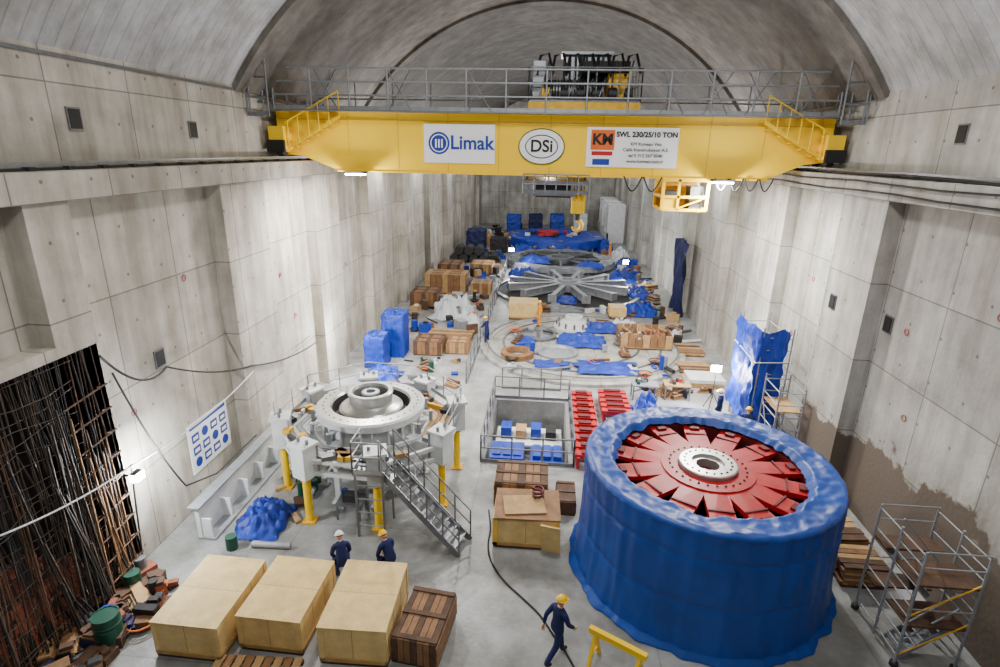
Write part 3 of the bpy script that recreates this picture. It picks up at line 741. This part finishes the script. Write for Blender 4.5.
slat_crate('slatted_crate',-9.6,-7.6,38.5,40.5,1.1,'wood','woodd');slat_crate('slatted_crate',-9.5,-6.2,43.0,45.0,1.5,'wood','woodl')
slat_crate('slatted_crate',-5.8,-4.2,43,44.6,.9,'wood','woodl')
w=MB();
for k in range(5):
    x=-9.2+k*1.0;w.cyl((x,55.5,.45),(x,57.5,.45),.45,'dark',20);w.lathe([(.3,0),(.3,.02)],(x,55.5,.45),'steel',12)
for k in range(3): w.cyl((-8.7+k*1.0,55.6,1.25),(-8.7+k*1.0,57.4,1.25),.45,'dark',20)
w.obj('pipe_stack')
slat_crate('slatted_crate',-9.4,-7.4,48,50.5,1.3,'wood','woodd');slat_crate('slatted_crate',-6.8,-4.8,50,52.5,1.0,'woodl','wood')
wrapped('wrapped_pallet',-9,-7,63,66,2.2,'darkblue',9);wrapped('wrapped_pallet',-6.2,-4.4,62,64,1.6,'dark',10)
# ------------------------------------------------------------ rotor spider
w=MB();sc=(1.9,45.2)
for i in range(12):
    t=2*pi*(i+.5)/12;w.M=Matrix.Translation((sc[0],sc[1],0))@Matrix.Rotation(t,4,'Z')
    w.box(.9,4.9,-.17,.17,.75,.82,'galv');w.box(.9,4.9,-.03,.03,.3,.75,'galv');w.box(.9,4.9,-.17,.17,.24,.3,'galv')
    w.box(4.75,4.9,-.32,.32,.25,.84,'galv');w.box(3.0,3.1,-.16,.16,.3,.78,'galv')
    w.M=None
w.lathe([(1.2,.2),(1.2,.86),(.8,.9),(.8,1.05),(.45,1.05),(.4,.4)],(sc[0],sc[1],0),'galv',36)
for i in range(6):
    t=2*pi*(i+.5)/6;w.box(sc[0]+3.5*math.cos(t)-.2,sc[0]+3.5*math.cos(t)+.2,sc[1]+3.5*math.sin(t)-.2,sc[1]+3.5*math.sin(t)+.2,0.12,.26,'woodd')
w.obj('rotor_spider')
w=MB();w.lathe([(5.6,0),(5.6,.1),(4.2,.12),(0,.12)],(sc[0],sc[1]-.2,0),'dark',64);w.lathe([(5.9,0),(5.9,.2),(5.6,.2),(5.6,0)],(sc[0],sc[1]-.2,0),'steel',64);w.obj('pit_cover')
tarp('blue_tarp',1.6,41.8,1.0,1.3,.3,seed=51,z=.14);tarp('blue_tarp',6.8,39.2,1.4,1.0,.9,seed=52);tarp('blue_tarp',-2.0,50.4,1.4,.8,.8,seed=53)
tarp('blue_tarp',.3,48.5,.9,.9,.25,seed=54,z=.14);tarp('blue_tarp',4.9,44.0,.8,.5,.25,seed=55,z=.14);tarp('plastic_sheet_heap',1.2,39.4,1.8,.6,.4,'greyplastic',seed=56)
def stator(name,cx,cy,R,h,cover,cm):
    w=MB();w.lathe([(R,0),(R,h),(R-.9,h),(R-.9,0)],(cx,cy,0),'steel',72)
    for i in range(36):
        t=2*pi*i/36;w.beam((cx+(R+.05)*math.cos(t),cy+(R+.05)*math.sin(t),0),(cx+(R+.05)*math.cos(t),cy+(R+.05)*math.sin(t),h),.12,.3,'galv')
    w.lathe([(R+.25,h),(R+.25,h+.08),(R-1.0,h+.08)],(cx,cy,0),'galv',72)
    w.lathe([(R-.9,.4),(0,.4)],(cx,cy,0),'dark',48)
    if cover=='ring':
        for i in range(8):
            t=2*pi*i/8;w.beam((cx+1.2*math.cos(t),cy+1.2*math.sin(t),.7),(cx+(R-.9)*math.cos(t),cy+(R-.9)*math.sin(t),.7),.2,.15,'steel')
        w.lathe([(1.4,.4),(1.4,.9),(.9,.9),(.9,.4)],(cx,cy,0),'steel',32)
    def fn(u,v):
        t=2*pi*u;c,s=math.cos(t),math.sin(t)
        e=.5+.5*noise.noise((c*3,s*3,7))
        if v<.7:
            k=v/.7;r=(R-.8)+1.1*k if cover=='ring' else (R+.3)*k
            z=h+.14+.2*noise.noise((r*c*.9,r*s*.9,3))+.1*noise.noise((r*c*2.5,r*s*2.5,3))
        else:
            k=(v-.7)/.3;r=R+.32+.12*noise.noise((c*12,s*12,k))+.15*k
            z=(h+.14)*(1-k*min(1,.35+e*.75))+.02
        return (cx+r*c,cy+r*s,z)
    w.grid(fn,120,22,cm)
    if cover!='ring':
        w.lathe([(1.3,0),(1.3,.4),(0,.4)],(cx-1,cy-1,h+.25),'red',24)
        for i in range(12): w.ob((cx-3.4+i*.55,cy-2+(i%3)*1.3,h+.35),(.6,.5,.3),('white_paint','dark','blue','red','galv')[i%5],i)
    w.obj(name)
stator('generator_stator',1.5,56.2,5.0,.6,'ring','greyplastic')
stator('generator_stator',1.2,68.5,5.4,1.2,'full','blue')
tarp('blue_tarp',6.9,50.0,1.4,1.3,1.0,seed=61);tarp('blue_tarp',-2.4,61.5,1.3,1.6,1.2,seed=62);tarp('plastic_sheet_heap',8.0,61,1.1,2.2,1.2,'plastic',seed=63)
tarp('blue_tarp',7.6,44.5,1.0,1.5,.8,seed=64);tarp('blue_tarp',-2.5,46.5,.7,1.8,.5,seed=65);tarp('blue_tarp',7.9,55.5,1.0,1.2,1.1,seed=66);tarp('blue_tarp',-5.5,46.6,1.0,.8,.6,seed=67)
tarp('blue_tarp',1.8,62.4,3.2,.8,.9,seed=68);tarp('blue_tarp',-1.0,54.0,1.6,1.0,.6,seed=69,z=.7);tarp('blue_tarp',4.2,52.6,1.4,.8,.6,seed=70,z=.6);tarp('blue_tarp',6.8,66,1.0,2.6,1.5,seed=71)
clutter('aisle_materials',-9.1,-4.3,33,42.5,50,.7,big=1.0,seed=21)
clutter('aisle_materials',-9.1,-4.3,45.5,62,70,.9,big=1.2,seed=22)
clutter('wallside_materials',7.4,9.0,32.5,60,60,.8,big=1.0,seed=23)
clutter('loose_parts',-3.2,6.9,38.7,39.6,18,.5,big=.9,seed=24)
clutter('loose_parts',-3.0,7.0,61.9,62.6,16,.9,big=1.1,seed=25)
clutter('hand_tools',-7.4,-3.9,23.5,28.2,20,.3,big=.6,seed=26)
clutter('bench_parts',4.3,9.0,24.9,26.0,18,.4,('dark','wood','woodd','steel','blue','black'),.7,27)
clutter('timber_offcuts',8.0,9.2,14,20,34,.5,('dark','wood','woodd','steel','darkblue','black','woodl'),.7,28)
clutter('site_equipment',-8.9,-3.0,66.5,84,60,1.6,('blue','white_paint','plastic','galv','dark','woodl'),1.5,29)
for k,x in enumerate((-5.5,-2.5,.5,3.8)): wrapped('wrapped_pallet',x,x+1.9,78+k,80+k,2.4,('blue','darkblue','blue','plastic')[k],70+k)
w=MB()
for y in(72,76,80,84):
    w.box(7.6,9.7,y,y+.2,0,4.5,'white_paint');w.box(7.6,9.7,y,y+2.2,4.5,4.7,'white_paint')
w.box(7.6,7.8,72,86,0,1.2,'white_paint');w.obj('site_partition')
def drape(name,x,y0,y1,z0,z1,seed,m='blue',amp=.2):
    w=MB();w.grid(lambda u,v:(x+amp*noise.noise((u*6+seed,v*2,seed))-.1*math.sin(v*pi),y0+(y1-y0)*u+.12*noise.noise((v*4,u*3,seed))+.8*(1-v)*(u-.5)*-1,z0+(z1-z0)*v-.5*abs(u-.5)),30,24,m)
    return w.obj(name)
drape('hanging_tarp',9.5,38.0,41.5,.3,5.4,81,'darkblue',.5)
# ------------------------------------------------------------ scaffolds
def scaffold(w,x0,x1,y0,y1,h,lev=2,m='galv',deck='woodl'):
    for x in(x0,x1):
        for y in(y0,y1): w.tube([(x,y,0),(x,y,h)],.035,m,8)
    zz=.3
    while zz<h:
        for a,b in(((x0,y0),(x1,y0)),((x1,y0),(x1,y1)),((x1,y1),(x0,y1)),((x0,y1),(x0,y0))): w.tube([(*a,zz),(*b,zz)],.022,m,6)
        zz+=.5
    z=lev
    while z<=h-.8:
        w.box(x0+.02,x1-.02,y0+.02,y1-.02,z,z+.05,deck)
        w.tube([(x0,y0,z-lev+.1),(x0,y1,z)],.022,m,6);w.tube([(x0,y0,z),(x1,y0,z-lev+.1)],.022,m,6);z+=lev
w=MB();scaffold(w,8.5,9.6,21.2,23.6,4.7);scaffold(w,8.7,9.6,19.4,20.8,3.0)
def sd(u,v):
    if u<.55: y=23.7-(u/.55)*2.5;x=8.42
    else: y=21.15;x=8.42+(u-.55)/.45*1.1
    z=.5+4.2*v+.35*noise.noise((u*5,0,3))*(1-v)-.2*abs(math.sin(u*7))*v
    return (x+.15*noise.noise((u*8,v*5,2))+.07*noise.noise((u*20,v*12,2))-.08,y+.12*noise.noise((u*9,v*5,7))+.06*noise.noise((u*20,v*11,7)),z)
w.grid(sd,80,44,'blue')
w.tube([(8.3,23.6,3.4),(8.3,21.1,3.3),(9.5,21.0,3.4)],.02,'white_paint',6)
w.obj('wrapped_scaffold')
w=MB();x0,x1,y0,y1=8.3,9.6,10.5,12.2
for x in(x0,x1):
    for y in(y0,(y0+y1)/2,y1): w.tube([(x,y,.1),(x,y,3.1)],.03,'galv',8)
    for k in range(11): w.tube([(x,y0,.3+k*.27),(x,(y0+y1)/2 if k%2 else y1,.3+k*.27)],.018,'galv',6)
for x in(x0,x1):
    for y in(y0,y1): w.lathe([(0,0),(.09,.0),(.09,.1),(0,.1)],(x,y,0),'dark',12)
for z in(1.1,2.2):
    w.box(x0,x1,y0,y0+.8,z,z+.05,'woodd')
    w.box(x0,x1,y1-.5,y1,z,z+.05,'woodd')
for a,b in(((8.4,10.9,.1),(9.4,10.9,1.1)),((9.4,11.8,1.1),(8.4,11.8,2.2))):
    a=Vector(a);b=Vector(b)
    for o in(-.28,.28): w.beam(a+Vector((0,o,0)),b+Vector((0,o,0)),.03,.12,'galv')
    for k in range(1,7): w.ob(a.lerp(b,k/7),(.18,.55,.03),'galv')
    for h in(.5,1): w.tube([a+Vector((0,-.28,h)),b+Vector((0,-.28,h))],.02,'galv',6)
for k in range(2): w.tube([(x0,y0,.3+k*1.1),(x1,y0,1.3+k*1.05)],.02,'yellow_dirty',6)
for z in(3.1,2.7,1.6): 
    for y in(y0,y1): w.tube([(x0,y,z),(x1,y,z)],.018,'galv',6)
w.obj('stair_tower')
tarp('blue_tarp_heap',9.15,9.2,.5,.9,.9,seed=91)
def tripod(name,x,y,h):
    w=MB()
    for i in range(3):
        t=2*pi*i/3;w.tube([(x+.45*math.cos(t),y+.45*math.sin(t),0),(x,y,.9)],.02,'dark',6)
    w.tube([(x,y,.6),(x,y,h)],.02,'dark',6);w.box(x-.25,x+.25,y+.03,y+.12,h-.05,h+.3,'dark');w.box(x-.22,x+.22,y-.0,y+.03,h-.02,h+.27,'lamp_hot')
    w.obj(name)
tripod('tripod_worklight',7.7,23.6,1.9);tripod('tripod_worklight',6.9,48.2,1.9);tripod('tripod_worklight',-3.2,52.5,1.9)
w=MB();w.box(-10.3,-10.12,11.55,11.85,2.75,2.98,'dark');w.box(-10.12,-10.1,11.56,11.84,2.76,2.97,'lamp_hot');w.box(-10.28,-10.14,11.53,11.55,2.77,2.96,'lamp_hot');w.box(-10.7,-10.3,11.68,11.72,2.84,2.88,'dark');w.obj('wall_worklight')
w=MB();A=Vector((1.35,9.95,.9));B=Vector((2.5,9.3,.9));w.beam(A,B,.12,.14,'yellow')
sd_=Vector((B-A)).normalized();pr=Vector((-sd_.y,sd_.x,0))
for p in(A+sd_*.15,B-sd_*.15):
    for s_ in(-1,1): w.beam(p,Vector((p.x,p.y,0))+pr*.32*s_,.07,.07,'yellow')
    w.beam(Vector((p.x,p.y,.35))-pr*.2,Vector((p.x,p.y,.35))+pr*.2,.05,.05,'yellow')
w.obj('yellow_trestle')
w=MB();pts=[(-1.45,15.2),(-1.3,14.3),(-1.3,13.6),(-1.15,12.9),(-.75,12.2),(-.2,11.6),(.25,11.1),(.6,10.5),(.95,9.9),(1.2,9.2),(1.3,8.3)]
sm=[]
for i in range(len(pts)-1):
    for k in range(4):
        t=k/4;p0=pts[max(i-1,0)];p1=pts[i];p2=pts[i+1];p3=pts[min(i+2,len(pts)-1)]
        f=lambda a,b,c,d_:.5*((2*b)+(-a+c)*t+(2*a-5*b+4*c-d_)*t*t+(-a+3*b-3*c+d_)*t**3)
        sm.append((f(p0[0],p1[0],p2[0],p3[0]),f(p0[1],p1[1],p2[1],p3[1]),.03))
w.tube(sm,.025,'black',6);w.obj('floor_hose')
# ------------------------------------------------------------ people
def skin_body(J,E,rad,root):
    names=list(J);me=bpy.data.meshes.new('b');me.from_pydata([J[n] for n in names],[(names.index(a),names.index(b)) for a,b in E],[])
    o=bpy.data.objects.new('b',me);bpy.context.collection.objects.link(o)
    o.modifiers.new('s','SKIN')
    sv=me.skin_vertices[0].data
    for i,n in enumerate(names):
        sv[i].radius=rad[n] if isinstance(rad[n],tuple) else (rad[n],rad[n]);sv[i].use_root=(n==root)
    ss=o.modifiers.new('u','SUBSURF');ss.levels=2;ss.render_levels=2
    dg=bpy.context.evaluated_depsgraph_get();m=bpy.data.meshes.new_from_object(o.evaluated_get(dg))
    bpy.data.objects.remove(o);return m
def person(name,loc,face,pose='stand',suit='navy',hat='helmet',scale=1.0):
    root=empty(name,loc);root.rotation_euler=(0,0,face);root.scale=(scale,)*3
    ph=.5 if pose=='crouch' else .96;dz=Vector((0,0,ph-.96))
    J={'pel':(0,0,ph),'sp':(0,.0,1.12),'ch':(0,0,1.3),'nb':(0,0,1.45),'nk':(0,.01,1.53)}
    arms={'stand':(((.24,-.02,1.14),(.25,.1,.9)),((-.24,-.02,1.14),(-.25,.1,.9))),
          'walk':(((.24,.1,1.16),(.22,.3,1.0)),((-.25,-.14,1.17),(-.26,-.16,.92))),
          'work':(((.23,.16,1.18),(.12,.4,1.18)),((-.23,.16,1.18),(-.12,.4,1.14))),
          'crouch':(((.24,.2,1.2),(.14,.42,1.12)),((-.24,.2,1.2),(-.14,.42,1.08)))}[pose]
    legs={'stand':(((.1,.02,.52),(.11,0,.1)),((-.1,.02,.52),(-.11,0,.1))),
          'walk':(((.09,-.06,.53),(.09,-.36,.17)),((-.09,.2,.56),(-.09,.27,.1))),
          'work':(((.11,.03,.52),(.13,-.02,.1)),((-.11,.03,.52),(-.13,.0,.1))),
          'crouch':(((.17,.38,.5),(.14,.1,.1)),((-.17,.38,.46),(-.14,.06,.1)))}[pose]
    lean={'stand':0,'walk':.1,'work':.15,'crouch':.5}[pose]
    piv=Vector((0,0,ph));R=Matrix.Rotation(-lean,3,'X')
    T=lambda p:tuple(piv+R@(Vector(p)+dz-piv))
    for k in('sp','ch','nb','nk'): J[k]=T(J[k])
    E=[('pel','sp'),('sp','ch'),('ch','nb'),('nb','nk')]
    rad={'pel':(.15,.115),'sp':(.15,.11),'ch':(.17,.12),'nb':(.09,.08),'nk':.055}
    for s,(el,wr),(kn,an) in(('r',arms[0],legs[0]),('l',arms[1],legs[1])):
        sx=1 if s=='r' else -1
        J['sh'+s]=T((.18*sx,0,1.41));J['el'+s]=T(el);J['wr'+s]=T(wr)
        J['hp'+s]=(.1*sx,.02 if pose=='crouch' else 0,ph-.08 if pose!='crouch' else ph-.03);J['kn'+s]=kn;J['an'+s]=an;J['to'+s]=(an[0]+.02*sx,an[1]+.17,max(.045,an[2]-.06))
        E+=[('nb','sh'+s),('sh'+s,'el'+s),('el'+s,'wr'+s),('pel','hp'+s),('hp'+s,'kn'+s),('kn'+s,'an'+s),('an'+s,'to'+s)]
        rad.update({'sh'+s:.078,'el'+s:.056,'wr'+s:.042,'hp'+s:.1,'kn'+s:.075,'an'+s:.06,'to'+s:(.045,.04)})
    m=skin_body(J,E,rad,'pel');m.materials.clear()
    for k in(suit,'boot','skin'): m.materials.append(MATS[k])
    an=[Vector(J['anl']),Vector(J['anr'])];nk=Vector(J['nk'])
    for p in m.polygons:
        p.use_smooth=True;c=p.center
        p.material_index=1 if any((c-a).length<.24 and c.z<a.z+.05 for a in an) else (2 if (c-nk).length<.07 and (R.inverted()@(c-piv)).z>.53 else 0)
    b=bpy.data.objects.new('body',m);bpy.context.collection.objects.link(b);b.parent=root
    w=MB();hm=Matrix.Translation(Vector(T((0,.02,1.655))))@Matrix.Rotation(-lean*.7-.1,4,'X');w.M=hm
    w.ell((0,0,0),(.078,.098,.118),'skin',20,14);w.ell((0,.03,-.06),(.055,.06,.06),'skin',14,8)
    w.ell((0,-.014,.02),(.083,.097,.112),'hair',18,10,-.2,1)
    for s in(-1,1):
        w.ell((s*.03,.088,.0),(.014,.009,.009),'white_sign',8,6);w.ell((s*.03,.096,.0),(.006,.004,.006),'black',8,6);w.ell((s*.08,-.005,-.01),(.012,.022,.032),'skin',8,6)
        w.ell((s*.03,.092,.022),(.019,.008,.004),'hair',8,4)
    w.tube([(0,.09,.01),(0,.112,-.022),(0,.1,-.034)],[.008,.014,.012],'skin',8);w.ell((0,.09,-.055),(.025,.009,.008),'lips',8,6)
    if hat:
        w.ell((0,-.005,.035),(.108,.128,.112),hat,24,10,0,1);w.lathe([(.1,.035),(.135,.03),(.135,.038),(.1,.045)],(0,0,0),hat,24)
        w.ob((0,.14,.03),(.14,.06,.008),hat,0,-.15);w.tube([(0,-.1,.09),(0,-.04,.14),(0,.05,.142),(0,.11,.09)],.012,hat,6)
    w.obj('head',parent=root)
    for s in('l','r'):
        wr=Vector(J['wr'+s]);el=Vector(J['el'+s]);d=(wr-el).normalized()
        q=d.to_track_quat('Z','Y').to_matrix().to_4x4();w=MB();w.M=Matrix.Translation(wr)@q
        w.ell((0,0,.06),(.022,.042,.055),'skin',12,8)
        for k,(o,L) in enumerate(((-.03,.065),(-.01,.078),(.01,.074),(.03,.058))):
            w.tube([(0,o,.095),(.006,o*1.1,.095+L*.45),(.022,o*1.1,.095+L*.8),(.036,o*1.05,.095+L*.95)],[.0095,.009,.0085,.007],'skin',7)
        w.tube([(0,-.035,.04),(.012,-.062,.07),(.022,-.066,.1)],[.012,.011,.008],'skin',7)
        w.obj('hand_'+s,parent=root)
    return root
person('worker',(.62,9.85,0),-.9,'walk')
person('worker',(-5.0,11.85,0),.5,'crouch','navy','helmet_white')
person('worker',(-3.75,12.1,0),.9,'crouch','navy','helmet')
person('worker',(-.2,34.2,.24),2.0,'stand','hivis','helmet')
person('worker',(8.0,20.2,0),-.6,'work','navy','helmet')
person('worker',(7.5,21.9,0),1.0,'stand','navy','helmet_white')
person('worker',(-3.2,31.0,0),1.0,'work','navy','helmet')
person('worker',(-4.0,62.5,0),1.0,'stand','navy','helmet')
person('worker',(6.9,60.5,0),1.0,'stand','hivis','helmet')
# ------------------------------------------------------------ lights
def area(n,loc,size,e,rot=(0,0,0),c=(1,.98,.95)):
    l=bpy.data.lights.new(n,'AREA');l.energy=e;l.size=size;l.color=c;o=bpy.data.objects.new(n,l);o.location=loc;o.rotation_euler=rot;bpy.context.collection.objects.link(o)
def point(n,loc,e,r=.25,c=(.97,.98,1)):
    l=bpy.data.lights.new(n,'POINT');l.energy=e;l.shadow_soft_size=r;l.color=c;o=bpy.data.objects.new(n,l);o.location=loc;bpy.context.collection.objects.link(o)
area('vault_fill',(0,2,17.8),3,900,(.3,0,0));area('vault_fill',(0,13,18.0),2.5,1200,(.2,0,0))  # soft fill added under the near vault, out of view
area('crane_light_and_fill',(-7.7,22.72,9.85),.5,1700);area('crane_light_and_fill',(6.6,22.72,9.85),.5,1700)
area('crane_light_and_fill',(-3,25.3,9.9),1.0,1100);area('crane_light_and_fill',(5.5,25.6,9.9),1.0,1100)  # added fill for the floor behind the girder, no lamps modelled
for y in(34,46,60,76):
    for x in(-9.0,8.6):
        point('hall_fill',(x,y,10.6),850,.3)  # unseen fill points added where the girder hides them
for y in(38,52,66): point('hall_fill',(0,y,10.7),1000,.3)  # more added fill down the hall axis, no fixtures
point('worklight_and_fill',(7.6,23.3,2.2),750,.08);point('worklight_and_fill',(-9.9,12.0,2.9),750,.06,(.9,.95,1))
for x in(-7.7,6.6): point('crane_light_and_fill',(x,22.3,9.7),330,.1)
point('worklight_and_fill',(-8.9,24.5,2.5),650,.1)  # added pool of light in the left aisle, no lamp stands here
point('worklight_and_fill',(6.9,48.0,2.3),700,.1);point('worklight_and_fill',(-3.2,52.3,2.3),700,.1)
point('hall_fill',(-9.5,6,12.2),120,.3);point('hall_fill',(9.3,12,12.2),380,.3);point('recess_fill',(-11.9,6.5,3),45,.2)  # unseen fill added to lift the upper corners and the recess bricks
W=bpy.data.worlds.new('world');bpy.context.scene.world=W;W.use_nodes=True;W.node_tree.nodes['Background'].inputs[0].default_value=(.8,.88,1,1);W.node_tree.nodes['Background'].inputs[1].default_value=.22
# ------------------------------------------------------------ camera
cam=bpy.data.cameras.new('camera');cam.sensor_width=36;cam.lens=560/1000*36;cam.clip_end=300
co=bpy.data.objects.new('camera',cam);bpy.context.collection.objects.link(co)
th,ps,ro=math.radians(18.2),math.radians(4.5),math.radians(1.1)
Mx=Matrix.Rotation(ps,4,'Z')@Matrix.Rotation(pi/2-th,4,'X')@Matrix.Rotation(ro,4,'Z')
co.matrix_world=Matrix.Translation((0,0,11))@Mx
bpy.context.scene.camera=co
